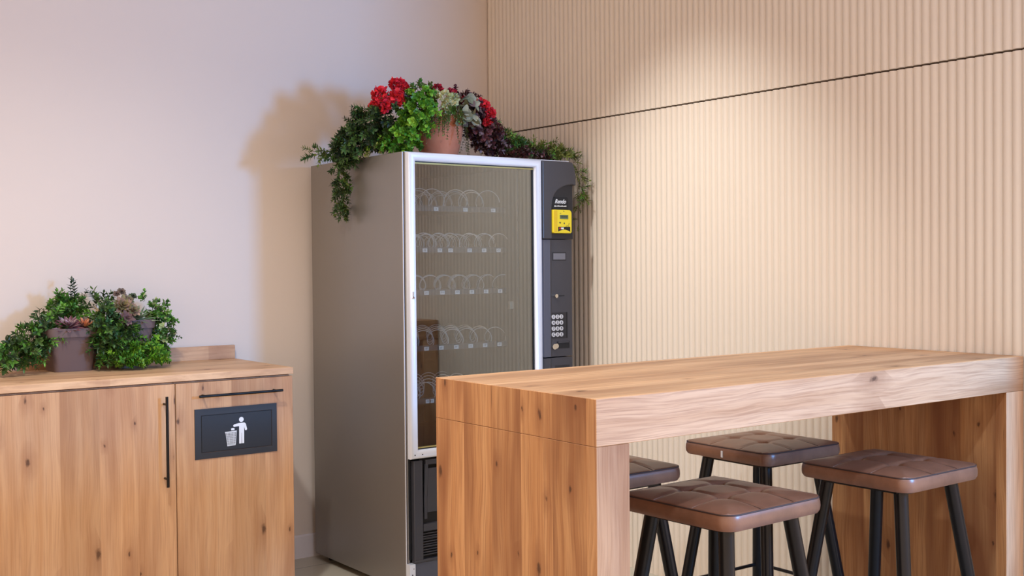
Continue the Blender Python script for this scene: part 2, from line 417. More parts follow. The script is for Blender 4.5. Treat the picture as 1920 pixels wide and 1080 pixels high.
fl = MB().box(ix0, ix1, CYF-0.0030, CYF-0.0010, iz0, iz1).build('waste_flap', M['flap_in'], cup2, bevel=0.0006, seg=1)
# litter symbol : a figure dropping waste in a basket
b = MB(); HX, HZ = -1.6625, 0.7655; k = 1/1732.0
def ip(x, y): dx = (x-665)*k; return (HX+dx, HZ-(y-408)*k - dx*0.10*0)
ysym = CYF-0.0036; yb2 = CYF-0.0030
def ipoly(pts): b.prism([ip(*p) for p in pts], 1, ysym, yb2)
b.disc((HX, ysym, HZ), 17*k, 1, yb2-ysym, 24)
ipoly([(645, 432), (686, 430), (697, 440), (706, 478), (698, 486), (690, 482), (684, 455), (684, 500), (648, 500), (648, 452), (610, 455), (605, 446), (612, 438)])
ipoly([(648, 500), (665, 500), (664, 572), (647, 572)]); ipoly([(667, 500), (684, 500), (683, 572), (668, 572)])
ipoly([(590, 466), (596, 461), (612, 462), (616, 470), (612, 477), (592, 477)])
ipoly([(546, 484), (631, 481), (630, 491), (548, 493)])
ipoly([(560, 572), (621, 570), (620, 580), (562, 582)])
for i in range(8):
    a = i/7; xa = 550+a*75; xb = 562+a*56; ipoly([(xa, 488), (xa+4.5, 488), (xb+4.5, 576), (xb, 576)])
for i in range(7):
    yy = 496+i*11.5; ww = (yy-484)/96*11; ipoly([(550+ww, yy), (628-ww, yy), (628-ww, yy+3.8), (550+ww, yy+3.8)])
b.build('litter_symbol', M['white'], fl)
# worktop
wt = empty('worktop', (-2.1, CYF/2, CZ), 'pale oak worktop with low upstand, lying over both cupboards', 'worktop')
b = MB().box(CXL-0.01, CX1, CYF-0.003, -0.0135, CZB, CZ); tp = b.build('top_board', [M['cab_h'], M['cab_h']], wt, bevel=0.0012, seg=1)
MB().box(CXL-0.01, CX1+0.003, -0.0325, -0.0135, CZ, 1.0189).build('upstand', M['cab_h'], wt, bevel=0.001, seg=1)

# ================================================================== STOOLS
ST_Z = 0.76; ST_S = 0.385
def sq(s, r, n=6):
    """rounded square outline"""
    out = []
    for cx, cy, a0 in ((1, 1, 0), (-1, 1, 90), (-1, -1, 180), (1, -1, 270)):
        for i in range(n+1):
            a = math.radians(a0+90*i/n); out.append((cx*(s/2-r)+r*math.cos(a), cy*(s/2-r)+r*math.sin(a)))
    return out
def cushion_h(x, y):
    hs = ST_S/2
    e = max(abs(x), abs(y))/hs
    h = 0.015*(1-min(1, e)**4)
    g = 0.066
    for sx in (-1, 1):
        for sy in (-1, 1):
            d = math.hypot(x-sx*g, y-sy*g); h -= 0.013*math.exp(-(d/0.020)**2)
    for q in (x, y):
        for s_ in (-1, 1):
            d = abs(q-s_*g); h -= 0.0045*math.exp(-(d/0.0075)**2)*(1-min(1, e)**6)
    return h
def make_stool():
    root = empty('bar_stool', (0, 0, 0), 'x', 'stool', 'tufted leather bar stools around the table')
    # cushion: top grid mapped from a rounded square + sides
    N = 54; R = 0.040; hs = ST_S/2; vs = []; fs = []
    def rs(u, v):
        # map the square [-1,1]^2 onto the rounded square
        x, y = u*hs, v*hs
        ax, ay = abs(x), abs(y); c = hs-R
        m_ = max(ax, ay)
        if m_ == 0: return 0.0, 0.0
        # ray from the centre: distance to rounded outline divided by distance to square outline
        ex, ey = x/m_*hs, y/m_*hs; dx, dy = abs(ex), abs(ey)
        if dx > c and dy > c:
            L = math.hypot(dx, dy); ux, uy = dx/L, dy/L
            bq = ux*c+uy*c; disc = bq*bq-(2*c*c-R*R); tt = bq+math.sqrt(max(0, disc)); f = tt/L
        else: f = 1
        return x*f, y*f
    for i in range(N+1):
        for j in range(N+1):
            x, y = rs(-1+2*i/N, -1+2*j/N); vs.append((x*0.985, y*0.985, ST_Z-0.006+cushion_h(x, y)))
    for i in range(N):
        for j in range(N): fs.append((i*(N+1)+j, (i+1)*(N+1)+j, (i+1)*(N+1)+j+1, i*(N+1)+j+1))
    b = MB(); b.add(vs, fs)
    # border loop going down the side
    loop = [i*(N+1) for i in range(N+1)] + [N*(N+1)+j for j in range(1, N+1)] + [i*(N+1)+N for i in range(N-1, -1, -1)] + [j for j in range(N-1, 0, -1)]
    L = len(loop); base = len(b.v); rings = [(1.0, -0.010), (1.010, -0.019), (1.013, -0.030), (1.008, -0.040), (0.985, -0.048), (0.90, -0.051)]
    prev = loop; extra = []; idx = base
    for sc, dz in rings:
        cur = []
        for q in loop:
            x, y, _ = b.v[q]; extra.append((x/0.985*sc, y/0.985*sc, ST_Z+dz)); cur.append(idx); idx += 1
        for i in range(L): fs2 = (prev[i], cur[i], cur[(i+1) % L], prev[(i+1) % L]); b.f.append(fs2); b.mi.append(0)
        prev = cur
    b.v += extra; b.f.append(tuple(prev)); b.mi.append(0)
    seat = b.build('seat', M['leather'], root, smooth=True)
    for p in seat.data.polygons: p.use_smooth = True
    # piping
    out = [rs(b_[0], b_[1]) for b_ in [(-1+2*i/40, -1) for i in range(40)]+[(1, -1+2*i/40) for i in range(40)]+[(1-2*i/40, 1) for i in range(40)]+[(-1, 1-2*i/40) for i in range(40)]]
    MB().tube([(x*0.994, y*0.994, ST_Z-0.0075) for x, y in out], 0.0021, 8, closed=True).build('piping', M['seam'], seat, smooth=True)
    # seams of the tufting
    b = MB(); g = 0.066
    for s_ in (-1, 1):
        for ax in (0, 1):
            pts = []
            for i in range(33):
                q = -0.186+0.372*i/32; x, y = (s_*g, q) if ax == 0 else (q, s_*g)
                pts.append((x, y, ST_Z-0.0062+cushion_h(x, y)))
            b.tube(pts, 0.0011 if ax == 0 else 0.0009, 5, mi=ax)
    for sx in (-1, 1):
        for sy in (-1, 1): b.disc((sx*g, sy*g, ST_Z-0.006+cushion_h(sx*g, sy*g)-0.001), 0.006, 2, 0.0025, 12)
    b.build('tufting', [M['seam'], M['seam_pale']], seat, smooth=True)
    # under-plate
    MB().prism(sq(0.30, 0.03), 2, ST_Z-0.062, ST_Z-0.0505).build('under_plate', M['leg'], root)
    # little label on the side
    MB().box(-ST_S/2-0.0045, -ST_S/2-0.0015, -0.002, 0.006, ST_Z-0.040, ST_Z-0.018).build('side_tab', M['alu'], seat)
    A0, SL = 0.128, 0.128
    leg = []
    for sx, sy in ((1, 1), (-1, 1), (-1, -1), (1, -1)):
        zt = ST_Z-0.0625
        bq = A0+SL*(zt-0.008)
        p1 = Vector((sx*A0, sy*A0, zt)); p0 = Vector((sx*bq, sy*bq, 0.008))
        lg = MB().tube([p0, p1], [0.0190, 0.0205], 24).build('leg', M['leg'], root, smooth=True)
        MB().tube([(p0.x, p0.y, 0.0), (p0.x, p0.y, 0.010)], 0.0185, 20).build('foot_cap', M['pure'], lg, smooth=True)
    zr = 0.265; a = A0+SL*(ST_Z-0.0625-zr)
    pts = [(a, a, zr), (-a, a, zr), (-a, -a, zr), (a, -a, zr)]
    b = MB()
    for i in range(4): b.tube([pts[i], pts[(i+1) % 4]], 0.0062, 10)
    b.build('footrest', M['leg'], root, smooth=True)
    return root
def copy_tree(o, parent=None):
    c = o.copy(); C.objects.link(c); c.parent = parent
    for ch in list(o.children): copy_tree(ch, c)
    return c
stool = make_stool()
spots = [((-1.246, -2.800), 0.043+PI, 'brown leather bar stool nearest the left slab end, out at the table front'),
         ((-0.500, -2.790), 0.019+PI, 'brown leather bar stool in front of the right slab end, furthest right'),
         ((-0.470, -2.262), -0.001, 'brown leather bar stool half lit, behind the other two near the ribbed wall'),
         ((-1.205, -2.240), PI, 'brown leather bar stool mostly hidden behind the left slab end')]
allst = [stool]+[copy_tree(stool) for _ in spots[1:]]
for o, ((x, y), rz, lab) in zip(allst, spots):
    o.location = (x, y, 0); o.rotation_euler = (0, 0, rz); o['label'] = lab

# ================================================================== VENDING MACHINE
MX0, MX1, MYF, MYB, MZ = -1.0612, -0.1830, -0.907, -0.0618, 1.8338
vm = empty('vending_machine', ((MX0+MX1)/2, (MYF+MYB)/2, 0), 'tall grey vending machine with empty coil trays behind glass, in the corner', 'vending machine')
DX0, DX1, DZ0, DZ1 = -1.0500, -0.3640, 0.575, 1.8310     # door frame
SY = -0.876
b = MB(); T = 0.022; Z0 = 0.03
b.box(MX0, MX0+T, SY, MYB, Z0, MZ); b.box(MX1-T, MX1, SY, MYB, Z0, MZ-0.004)
b.box(MX0+T, MX1-T, SY, MYB, MZ-T, MZ); b.box(MX0+T, MX1-T, SY, MYB, Z0, Z0+T)
b.box(MX0+T, MX1-T, MYB-0.012, MYB, Z0+T, MZ-T)
b.build('outer_shell', M['steel'], vm, bevel=0.0018, seg=2)
b = MB()
b.box(MX0+0.0015, MX0+0.0032, SY-0.0045, SY, Z0, MZ-0.001, 1); b.box(MX0+0.0032, MX0+0.0065, SY-0.0045, SY, Z0, MZ-0.001, 0)
b.box(MX0+0.0065, MX0+0.0110, SY-0.008, SY, Z0+0.1, MZ-0.001, 2)
b.box(MX0+0.011, MX1-0.002, SY-0.006, SY, MZ-0.003, MZ, 1)
b.box(MX0+0.011, MX1-0.002, SY-0.006, SY, MZ-0.012, MZ-0.0035, 0)
b.build('edge_trim', [M['alu_dk'], M['alu'], M['steel']], vm)
# feet
for x, y in ((MX0+0.06, SY+0.05), (MX1-0.06, SY+0.05), (MX0+0.06, MYB-0.06), (MX1-0.06, MYB-0.06)):
    MB().tube([(x, y, 0), (x, y, Z0)], 0.02, 16).build('foot', M['pure'], vm, smooth=True)
# door frame, one mitred rounded profile swept round the rectangle
FW = 0.036
profp = [(0, 0), (0, -0.022), (0.004, -0.030), (0.012, -0.034), (0.022, -0.034), (0.030, -0.030), (FW, -0.020), (FW, -0.004), (FW-0.004, 0)]
cs = [(DX0, DZ0, 1, 1), (DX1, DZ0, -1, 1), (DX1, DZ1, -1, -1), (DX0, DZ1, 1, -1)]
b = MB(); vs = []; n = len(profp)
for cx, cz, sx, sz in cs:
    for q, d in profp: vs.append((cx+sx*q, SY-0.006+d, cz+sz*q))
fs = []
for i in range(4):
    j = (i+1) % 4
    for k in range(n): fs.append((i*n+k, i*n+(k+1) % n, j*n+(k+1) % n, j*n+k))
b.add(vs, fs)
dfr = b.build('door_frame', M['alu'], vm, smooth=True)
GX0, GX1, GZ0, GZ1 = DX0+FW, DX1-FW, DZ0+FW, DZ1-FW
# small door lock on the left upright, screws near the bottom corner
MB().disc((DX0+0.014, SY-0.0425, 1.236), 0.0055, 1, 0.005, 16).box(DX0+0.011, DX0+0.016, SY-0.0425, SY-0.038, 1.238, 1.262).build('door_lock', M['chrome'], dfr)
for x, z in ((DX0+0.05, DZ0+0.018), (DX0+0.014, DZ0+0.018), (DX1-0.05, DZ0+0.018)): MB().disc((x, SY-0.0412, z), 0.0026, 1, 0.003, 12).build('screw', M['pure'], dfr)
b = MB(); gy = SY-0.018
for x0, x1, z0, z1, mi in ((GX0, GX1, GZ1-0.004, GZ1, 1), (GX0, GX1, GZ1-0.010, GZ1-0.004, 0), (GX0, GX1, GZ0, GZ0+0.005, 1), (GX0, GX1, GZ0+0.005, GZ0+0.010, 0), (GX0, GX0+0.003, GZ0+0.01, GZ1-0.01, 1), (GX1-0.003, GX1, GZ0+0.01, GZ1-0.01, 1), (GX1-0.007, GX1-0.003, GZ0+0.01, GZ1-0.01, 1)):
    b.box(x0, x1, gy-0.002, gy+0.008, z0, z1, mi)
b.build('window_seal', [M['brass'], M['pure']], vm)
MB().box(GX0+0.001, GX1-0.001, gy+0.001, gy+0.004, GZ0+0.002, GZ1-0.002).build('glass_pane', M['glass'], vm)
# interior
IX0, IX1, IY0, IY1, IZ0, IZ1 = MX0+0.026, -0.375, SY+0.010, -0.16, 0.60, 1.800
b = MB(); q = 0.006
b.box(IX0, IX0+q, IY0, IY1, IZ0, IZ1, 0); b.box(IX1-q, IX1, IY0, IY1, IZ0, IZ1, 1)
b.box(IX0+q, IX1-q, IY1-q, IY1, IZ0, IZ1, 0); b.box(IX0+q, IX1-q, IY0, IY1-q, IZ1-q, IZ1, 0); b.box(IX0+q, IX1-q, IY0, IY1-q, IZ0, IZ0+q, 0)
b.build('interior_liner', [M['liner'], M['liner2']], vm)  # pale right wall: a lit strip put into the liner colour
b = MB(); b.box(-0.452, -0.446, IY0+0.02, IY1-q, IZ0+q, IZ1-q)
b.build('reflection_panel', M['liner'], vm)  # panel added where a lighter reflection shows in the glass
MB().box(-0.478, -0.458, IY0+0.045, IY0+0.060, 1.172, 1.205).build('inner_latch', M['liner2'], vm)
def coil(x, z, r, turns, y0, y1, ph, parent):
    n = int(turns*22); pts = []
    for i in range(n+1):
        t = i/n; a = ph + 2*PI*turns*t; pts.append((x+r*math.cos(a), y0+(y1-y0)*t, z+r*math.sin(a)))
    MB().tube(pts, 0.0018, 6).build('coil', M['wire'], parent, smooth=True)
TY0 = IY0+0.085
rows = [(1.606, [-0.990, -0.838, -0.687, -0.539], 0.0400, 0.052, [-0.985, -0.880, -0.818, -0.700, -0.625, -0.535], 4.0),
        (1.430, [-0.965, -0.896, -0.821, -0.766, -0.667, -0.590, -0.512], 0.0345, 0.043, None, 5.0),
        (1.249, [-0.965, -0.890, -0.810, -0.733, -0.657, -0.581, -0.505], 0.0330, 0.042, None, 4.0),
        (1.013, [-0.968, -0.893, -0.818, -0.741, -0.666, -0.589, -0.511], 0.0330, 0.042, None, 4.0),
        (0.789, [-0.965, -0.888, -0.870, -0.790, -0.712, -0.634, -0.556], 0.0330, 0.042, None, 4.0)]
for ri, (tz, tags_, cr, cz, cx_, turns) in enumerate(rows):
    b = MB(); b.box(IX0+0.01, -0.470, TY0, IY1-0.02, tz+0.004, tz+0.007); b.box(IX0+0.01, -0.470, TY0-0.003, TY0, tz-0.008, tz+0.016)
    tr_ = b.build('tray', M['tray'], vm)
    for i, x in enumerate(tags_):
        MB().box(x-0.0115, x+0.0115, TY0-0.0048, TY0-0.0032, tz-0.006, tz+0.010).build('price_tag', M['tag'], tr_)
        bb_ = MB()
        for c in range(2):
            xx = x-0.0055+c*0.0065; bb_.box(xx, xx+0.0016, TY0-0.0053, TY0-0.0049, tz-0.002, tz+0.006); bb_.box(xx, xx+0.0042, TY0-0.0053, TY0-0.0049, tz+0.0045, tz+0.006)
        bb_.build('tag_print', M['ink'], tr_)
    for i, x in enumerate(cx_ or [q_+0.028 for q_ in tags_]):
        if x > -0.475: continue
        coil(x, tz+cz, cr, turns, TY0+0.006, TY0+0.50, -PI/2+(0.25*i if ri < 2 else 0.0)+(PI*0.9 if ri == 2 else 0), tr_)
# control column (right of the door)
KX0, KX1 = -0.3625, -0.1740
b = MB(); KY = SY
# lower column
b.prism([(KX0, SY), (KX0, SY-0.016), (KX0+0.012, SY-0.030), (KX0+0.046, SY-0.030), (KX0+0.058, SY-0.024), (KX1-0.014, SY-0.024), (KX1-0.010, SY-0.020), (KX1-0.010, SY)], 2, 0.955, 1.478)
col = b.build('control_column', [M['mblack'], M['mbevel']], vm)
for p in col.data.polygons:
    c = p.center + Vector(col.get('_o'))
    if p.normal.y < -0.5 and c.x < KX0+0.05: p.material_index = 1
b = MB().prism([(KX0, SY), (KX0, SY-0.014), (KX0+0.012, SY-0.028), (KX0+0.046, SY-0.028), (KX0+0.056, SY-0.022), (KX1-0.012, SY-0.022), (KX1-0.012, SY)], 2, 0.575, 0.950)
b.box(KX0+0.075, KX1-0.03, SY-0.0226, SY-0.018, 0.66, 0.915, 1)
lowc = b.build('lower_column', [M['mblack'], M['mdark']], vm)
# head with arched cut-out
arch = [(KX0, 1.481), (KX0, 1.826), (-0.193, 1.826), (-0.184, 1.812), (-0.176, 1.786), (-0.172, 1.757), (-0.172, 1.722),
        (-0.195, 1.726), (-0.225, 1.722), (-0.255, 1.712), (-0.280, 1.697), (-0.298, 1.676), (-0.308, 1.650), (-0.312, 1.615), (-0.312, 1.481)]
b = MB().prism(arch, 1, SY-0.040, SY)
head = b.build('column_head', [M['mblack'], M['mbevel']], vm, bevel=0.004, seg=3)
b = MB(); b.box(-0.3125, -0.1770, SY-0.020, SY, 1.481, 1.727)
b.build('terminal_recess', M['mdark'], head)
# sign plate above the terminal
ry = SY-0.020
pl = MB().prism([(-0.303, 1.596), (-0.303, 1.648), (-0.298, 1.664), (-0.286, 1.668), (-0.216, 1.668), (-0.211, 1.662), (-0.211, 1.596)], 1, ry-0.010, ry-0.0005).build('sign_plate', M['pure'], vm)
def text(s, loc, size, mat, parent, name, shear=0.0, wx=1.0, offs=0.0):
    c = bpy.data.curves.new(name, 'FONT'); c.body = s; c.size = size; c.extrude = 0.0004; c.align_x = 'CENTER'; c.align_y = 'CENTER'; c.shear = shear; c.offset = offs
    o = bpy.data.objects.new(name, c); C.objects.link(o)
    dg = bpy.context.evaluated_depsgraph_get(); me = bpy.data.meshes.new_from_object(o.evaluated_get(dg)); C.objects.unlink(o); bpy.data.objects.remove(o)
    vs = [Vector((v.co.x*wx, -v.co.z, v.co.y))+Vector(loc)-Vector(parent.get('_o')) for v in me.vertices]
    for v, q in zip(me.vertices, vs): v.co = q
    me.materials.clear(); me.materials.append(mat); me.name = name
    ob = bpy.data.objects.new(name, me); C.objects.link(ob); ob.parent = parent; ob['_o'] = parent.get('_o'); return ob
text('Rendo', (-0.257, ry-0.0108, 1.648), 0.026, M['white'], pl, 'sign_lettering', shear=0.35, wx=0.92, offs=0.0004)
b = MB(); b.disc((-0.287, ry-0.0112, 1.6275), 0.0035, 1, 0.001, 14)
b.build('sign_dot', M['white'], pl)
b = MB()
for i in range(9): b.box(-0.2815+i*0.0068, -0.2765+i*0.0068, ry-0.0112, ry-0.0102, 1.6255, 1.629+0.001*(i % 3))
b.build('small_print', M['tag'], pl)
# yellow payment terminal
tx0, tx1, tz0, tz1 = -0.312, -0.207, 1.506, 1.611
ty = ry-0.001
b = MB(); b.prism([(tx0, tz0+0.004), (tx0, tz1), (tx1-0.010, tz1-0.001), (tx1-0.002, tz1-0.008), (tx1, tz1-0.016), (tx1, tz0+0.006), (tx1-0.005, tz0), (tx0+0.005, tz0)], 1, ty-0.030, ty)
te = b.build('payment_terminal', M['yellow'], vm, bevel=0.003, seg=3)
te['label'] = 'yellow cashless payment terminal'
fy = ty-0.0304
MB().box(tx0+0.0015, tx0+0.021, fy-0.0004, fy+0.002, tz0+0.006, tz1-0.004).build('terminal_side_strip', M['yellow2'], te)
MB().box(tx0+0.036, tx0+0.083, fy-0.001, fy+0.002, 1.570, 1.588).build('terminal_screen', M['lcd'], te)
b = MB()
for i in range(10): b.box(tx0+0.040+i*0.0040, tx0+0.0425+i*0.0040, fy-0.0014, fy-0.001, 1.5745+0.001*(i % 2), 1.584)
b.build('screen_digits', M['lcd_ink'], te)
b = MB(); b.disc((tx0+0.059, fy-0.0006, 1.604), 0.0022, 1, 0.001, 12)
b.box(tx0+0.036, tx0+0.043, fy-0.0006, fy+0.001, 1.594, 1.596)
b.box(tx0+0.031, tx0+0.041, fy-0.0006, fy+0.001, 1.553, 1.5555); b.prism([(tx0+0.038, 1.548), (tx0+0.042, 1.556), (tx0+0.034, 1.551)], 1, fy-0.0006, fy+0.001)
b.prism([(tx0+0.057, 1.547), (tx0+0.064, 1.547), (tx0+0.0605, 1.556)], 1, fy-0.0006, fy+0.001)
b.prism([(tx0+0.085, 1.541), (tx0+0.090, 1.549), (tx0+0.088, 1.552)], 1, fy-0.0006, fy+0.001)
b.build('terminal_marks', M['ink'], te)
# black curved decal at the foot of the terminal, with its red and white patch
b = MB(); N = 14; xs = [tx0+0.026+i*(0.068/N) for i in range(N+1)]
top = [1.5345+0.0*i for i in range(N+1)]; bot = [1.5135+0.0095*math.sin(PI*i/N) for i in range(N+1)]
b.prism([(x, z) for x, z in zip(xs, top)]+[(x, z) for x, z in zip(xs[::-1], bot[::-1])], 1, fy-0.0008, fy+0.001)
b.build('terminal_decal', M['pure'], te)
MB().disc((tx0+0.036, fy-0.0014, 1.5275), 0.0045, 1, 0.001, 14).build('decal_red_patch', M['red'], te)
MB().box(tx0+0.042, tx0+0.057, fy-0.0014, fy-0.0008, 1.5235, 1.5315).build('decal_white_patch', M['tag'], te)
b = MB()
for i in range(12):
    a = PI*i/12*2; b.tube([(tx0+0.078+0.008*math.cos(a), fy-0.0008, 1.5365+0.0035*math.sin(a)), (tx0+0.078+0.008*math.cos(a+PI/6), fy-0.0008, 1.5365+0.0035*math.sin(a+PI/6))], 0.0006, 5)
b.build('contactless_ring', M['lcd_ink'], te)
# small display
cy = SY-0.0242
MB().box(-0.299, -0.221, cy-0.0010, cy+0.004, 1.384, 1.422).build('display_bezel', M['mdark'], col)
MB().box(-0.295, -0.226, cy-0.0020, cy+0.001, 1.389, 1.417).build('display_window', M['disp'], col)
# coin slot with button
MB().box(-0.270, -0.232, cy-0.0010, cy+0.002, 1.2245, 1.2285).build('coin_slot', M['pure'], col)
MB().disc((-0.285, cy-0.012, 1.2265), 0.0085, 1, 0.014, 20).build('reject_button', M['chrome'], col, smooth=True)
# keypad
kp = MB().box(-0.310, -0.222, cy-0.0015, cy+0.003, 1.036, 1.152).build('keypad_plate', M['mdark'], col)
MB().box(-0.2215, -0.2165, cy-0.0020, cy+0.003, 1.036, 1.152).build('keypad_edge', M['pure'], col)
lab = ['1', '2', '3', '4', '5', '6', '7', '8', '9', 'C', '0', 'E']
for r in range(4):
    for c in range(3):
        x = -0.2985+c*0.0225; z = 1.1330-r*0.0265
        kb = MB().disc((x, cy-0.0052, z), 0.0098, 1, 0.0038, 20).build('key', M['key'], col)
        text(lab[r*3+c], (x, cy-0.0058, z), 0.0155, M['ink'], col, 'key_digit', offs=0.0003)
# coin return with lock
MB().box(-0.277, -0.205, cy-0.0010, cy+0.003, 0.990, 1.022).build('coin_return', M['pure'], col)
MB().box(-0.272, -0.212, cy-0.006, cy-0.001, 1.0155, 1.0215).build('return_lip', M['mblack'], col)
b = MB(); b.disc((-0.296, cy-0.010, 1.000), 0.0125, 1, 0.011, 24); b.disc((-0.282, cy-0.006, 1.002), 0.011, 1, 0.007, 20)
b.build('lock', M['chrome'], col, smooth=True)
# dispensing bay
b = MB(); by = SY
b.box(MX0+0.012, MX0+0.026, by-0.004, by, 0.155, 0.568, 1)
b.box(MX0+0.028, MX0+0.070, by-0.026, by, 0.155, 0.566, 0)
b.box(MX0+0.070, KX0-0.002, by-0.003, by, 0.155, 0.574, 1)
b.box(MX0+0.085, KX0-0.002, by-0.026, by-0.003, 0.545, 0.566, 0)
b.box(MX0+0.028, KX1-0.01, by-0.028, by, 0.145, 0.155, 0)
b.build('delivery_frame', [M['mblack'], M['pure']], vm, bevel=0.0015, seg=1)
b = MB(); x0, x1 = MX0+0.080, KX0-0.03
b.prism([(by-0.030, 0.546), (by-0.022, 0.548), (by-0.010, 0.40), (by-0.014, 0.32), (by-0.020, 0.32), (by-0.018, 0.40)], 0, x0, x0+0.014)
b.prism([(by-0.024, 0.530), (by-0.020, 0.530), (by-0.010, 0.345), (by-0.014, 0.345)], 0, x0+0.016, x1)
b.build('delivery_flap', M['mblack'], vm)
b = MB()
b.box(x0-0.006, x1+0.01, by-0.022, by-0.003, 0.270, 0.300, 0)
for i in range(9): b.box(x0-0.006, x1+0.01, by-0.016, by-0.003, 0.168+i*0.011, 0.172+i*0.011, 0)
for i in range(3): b.box(x0-0.006, x1+0.01, by-0.020, by-0.016, 0.172+i*0.034, 0.174+i*0.034, 0)
b.build('vent_grille', M['mblack'], vm)
MB().box(MX0+0.030, KX1-0.01, by-0.022, by, 0.034, 0.143).build('kick_panel', M['mbevel'], vm)
b = MB().box(MX0+0.001, MX0+0.028, by-0.030, by-0.0005, 0.034, 0.143); b.disc((MX0+0.014, by-0.0308, 0.10), 0.003, 1, 0.002, 12, 1); b.disc((MX0+0.020, by-0.0308, 0.125), 0.002, 1, 0.002, 12, 1)
b.build('corner_bracket', [M['alu'], M['pure']], vm)
# right side of the lower front
MB().box(KX0, KX1-0.012, by-0.024, by, 0.155, 0.571).build('lower_right_cover', M['mblack'], vm, bevel=0.002, seg=1)

# ================================================================== FOLIAGE
def rv(s=1.0):
    while True:
        v = Vector((random.uniform(-1, 1), random.uniform(-1, 1), random.uniform(-1, 1)))
        if 0.05 < v.length < 1: return v*s
class Fol(MB):
    """leaves are real bent blades; 'tone' is each leaf's own colour"""
    def __init__(s): super().__init__(); s.tone = []
    def leaf(s, base, d, up, L, Wd, col, fold=0.18, curl=0.15, shape='lance'):
        d = d.normalized(); side = d.cross(up)
        if side.length < 1e-3: side = d.cross(Vector((1, 0.3, 0.2)))
        side.normalize(); nrm = side.cross(d)
        if shape == 'round': st = ((0.0, 0.12), (0.25, 0.75), (0.55, 1.0), (0.85, 0.66), (1.0, 0.10))
        elif shape == 'spike': st = ((0.0, 0.9), (0.3, 1.0), (0.7, 0.6), (1.0, 0.05))
        else: st = ((0.0, 0.10), (0.28, 0.85), (0.55, 1.0), (0.82, 0.5), (1.0, 0.04))
        vs = []; n = len(st)
        for tt, w in st:
            c = base + d*(L*tt) - nrm*(curl*L*tt*tt)
            vs += [c+side*(Wd*0.5*w)+nrm*(fold*Wd*w), c, c-side*(Wd*0.5*w)+nrm*(fold*Wd*w)]
        fs = []
        for i in range(n-1):
            a = i*3; fs += [(a, a+1, a+4, a+3), (a+1, a+2, a+5, a+4)]
        s.add(vs, fs, 0); k = random.uniform(0.75, 1.2)
        c1 = tuple(min(1, x*k) for x in col[:3])+(1,); s.tone += [c1]*len(vs)
    def stem(s, pts, r, col=(0.07, 0.06, 0.02, 1)):
        o = len(s.v); s.tube(pts, r, 4, caps=False); s.tone += [col]*(len(s.v)-o)
    def sprig(s, p, d, L, n, LL, LW, cols, droop=0.3, shape='lance', ang=0.9, whorl=2, stemr=0.0011):
        d = d.normalized(); pts = [p.copy()]; q = p.copy(); dd = d.copy()
        for i in range(n):
            dd = (dd + Vector((0, 0, -droop/n)) + rv(0.10)).normalized(); q = q+dd*(L/n); pts.append(q.copy())
        s.stem(pts, stemr)
        spin = random.uniform(0, PI); base = random.choice(cols)
        for i in range(1, n+1):
            t_ = (pts[i]-pts[i-1]).normalized(); a = t_.cross(Vector((0.2, 0.1, 1))); 
            if a.length < 1e-3: a = Vector((1, 0, 0))
            a.normalize(); b_ = t_.cross(a)
            k = 1.0 if i < n else 0.75
            for w_ in range(whorl):
                th = spin+i*PI/2+w_*2*PI/whorl; o_ = a*math.cos(th)+b_*math.sin(th)
                ld = t_*math.cos(ang)+o_*math.sin(ang)+rv(0.15)
                s.leaf(pts[i], ld, t_, LL*k*random.uniform(0.75, 1.1), LW*k, base if random.random() < 0.6 else random.choice(cols), shape=shape)
        s.leaf(pts[-1], dd, Vector((0, 0, 1)), LL*0.8, LW*0.8, base, shape=shape)
    def cascade(s, guide, rad, count, L, n, LL, LW, cols, shape='lance', droop=0.35, ang=0.85, whorl=2, squash=(1, 1, 1), outw=0.9, clipf=None):
        g = [Vector(p) for p in guide]; seg = [(g[i+1]-g[i]).length for i in range(len(g)-1)]; tot = sum(seg)
        rd = rad if isinstance(rad, (list, tuple)) else [rad]*len(g)
        done = 0; tries = 0
        while done < count and tries < count*20:
            tries += 1
            u = random.random()*tot; i = 0
            while i < len(seg)-1 and u > seg[i]: u -= seg[i]; i += 1
            f = min(1, u/seg[i]); p = g[i].lerp(g[i+1], f); r = rd[i]*(1-f)+rd[i+1]*f
            o_ = rv(); o_ = Vector((o_.x*squash[0], o_.y*squash[1], o_.z*squash[2]))
            q = p+o_*r; tan = (g[i+1]-g[i]).normalized()
            if clipf and not clipf(q): continue
            d = tan*random.uniform(0.25, 0.9)+o_*outw+Vector((0, 0, 0.12))
            v0 = len(s.v); f0 = len(s.f)
            s.sprig(q, d, L*random.uniform(0.6, 1.1), n, LL, LW, cols, droop, shape, ang, whorl)
            if clipf and any(not clipf(Vector(v)) for v in s.v[v0::3]):
                del s.v[v0:]; del s.f[f0:]; del s.mi[f0:]; del s.tone[v0:]; continue
            done += 1
        return s
    def rosette(s, c, axis, R, layers, per, Wd, cols, tilt0=0.15, tilt1=1.3, shape='lance', fold=0.2, curl=-0.15):
        c = Vector(c); axis = Vector(axis).normalized(); a = axis.cross(Vector((0.3, 0.9, 0.1))).normalized(); b_ = axis.cross(a)
        for l in range(layers):
            f = l/max(1, layers-1); el = tilt0+(tilt1-tilt0)*f; r = R*(1-0.55*f)
            for k in range(per):
                th = 2*PI*(k+0.5*l)/per+random.uniform(-0.1, 0.1); o_ = a*math.cos(th)+b_*math.sin(th)
                d = o_*math.cos(el)+axis*math.sin(el)
                s.leaf(c+axis*0.002*l, d, axis, r*random.uniform(0.85, 1.05), Wd*(1-0.35*f), random.choice(cols), fold=fold, curl=curl, shape=shape)
        return s
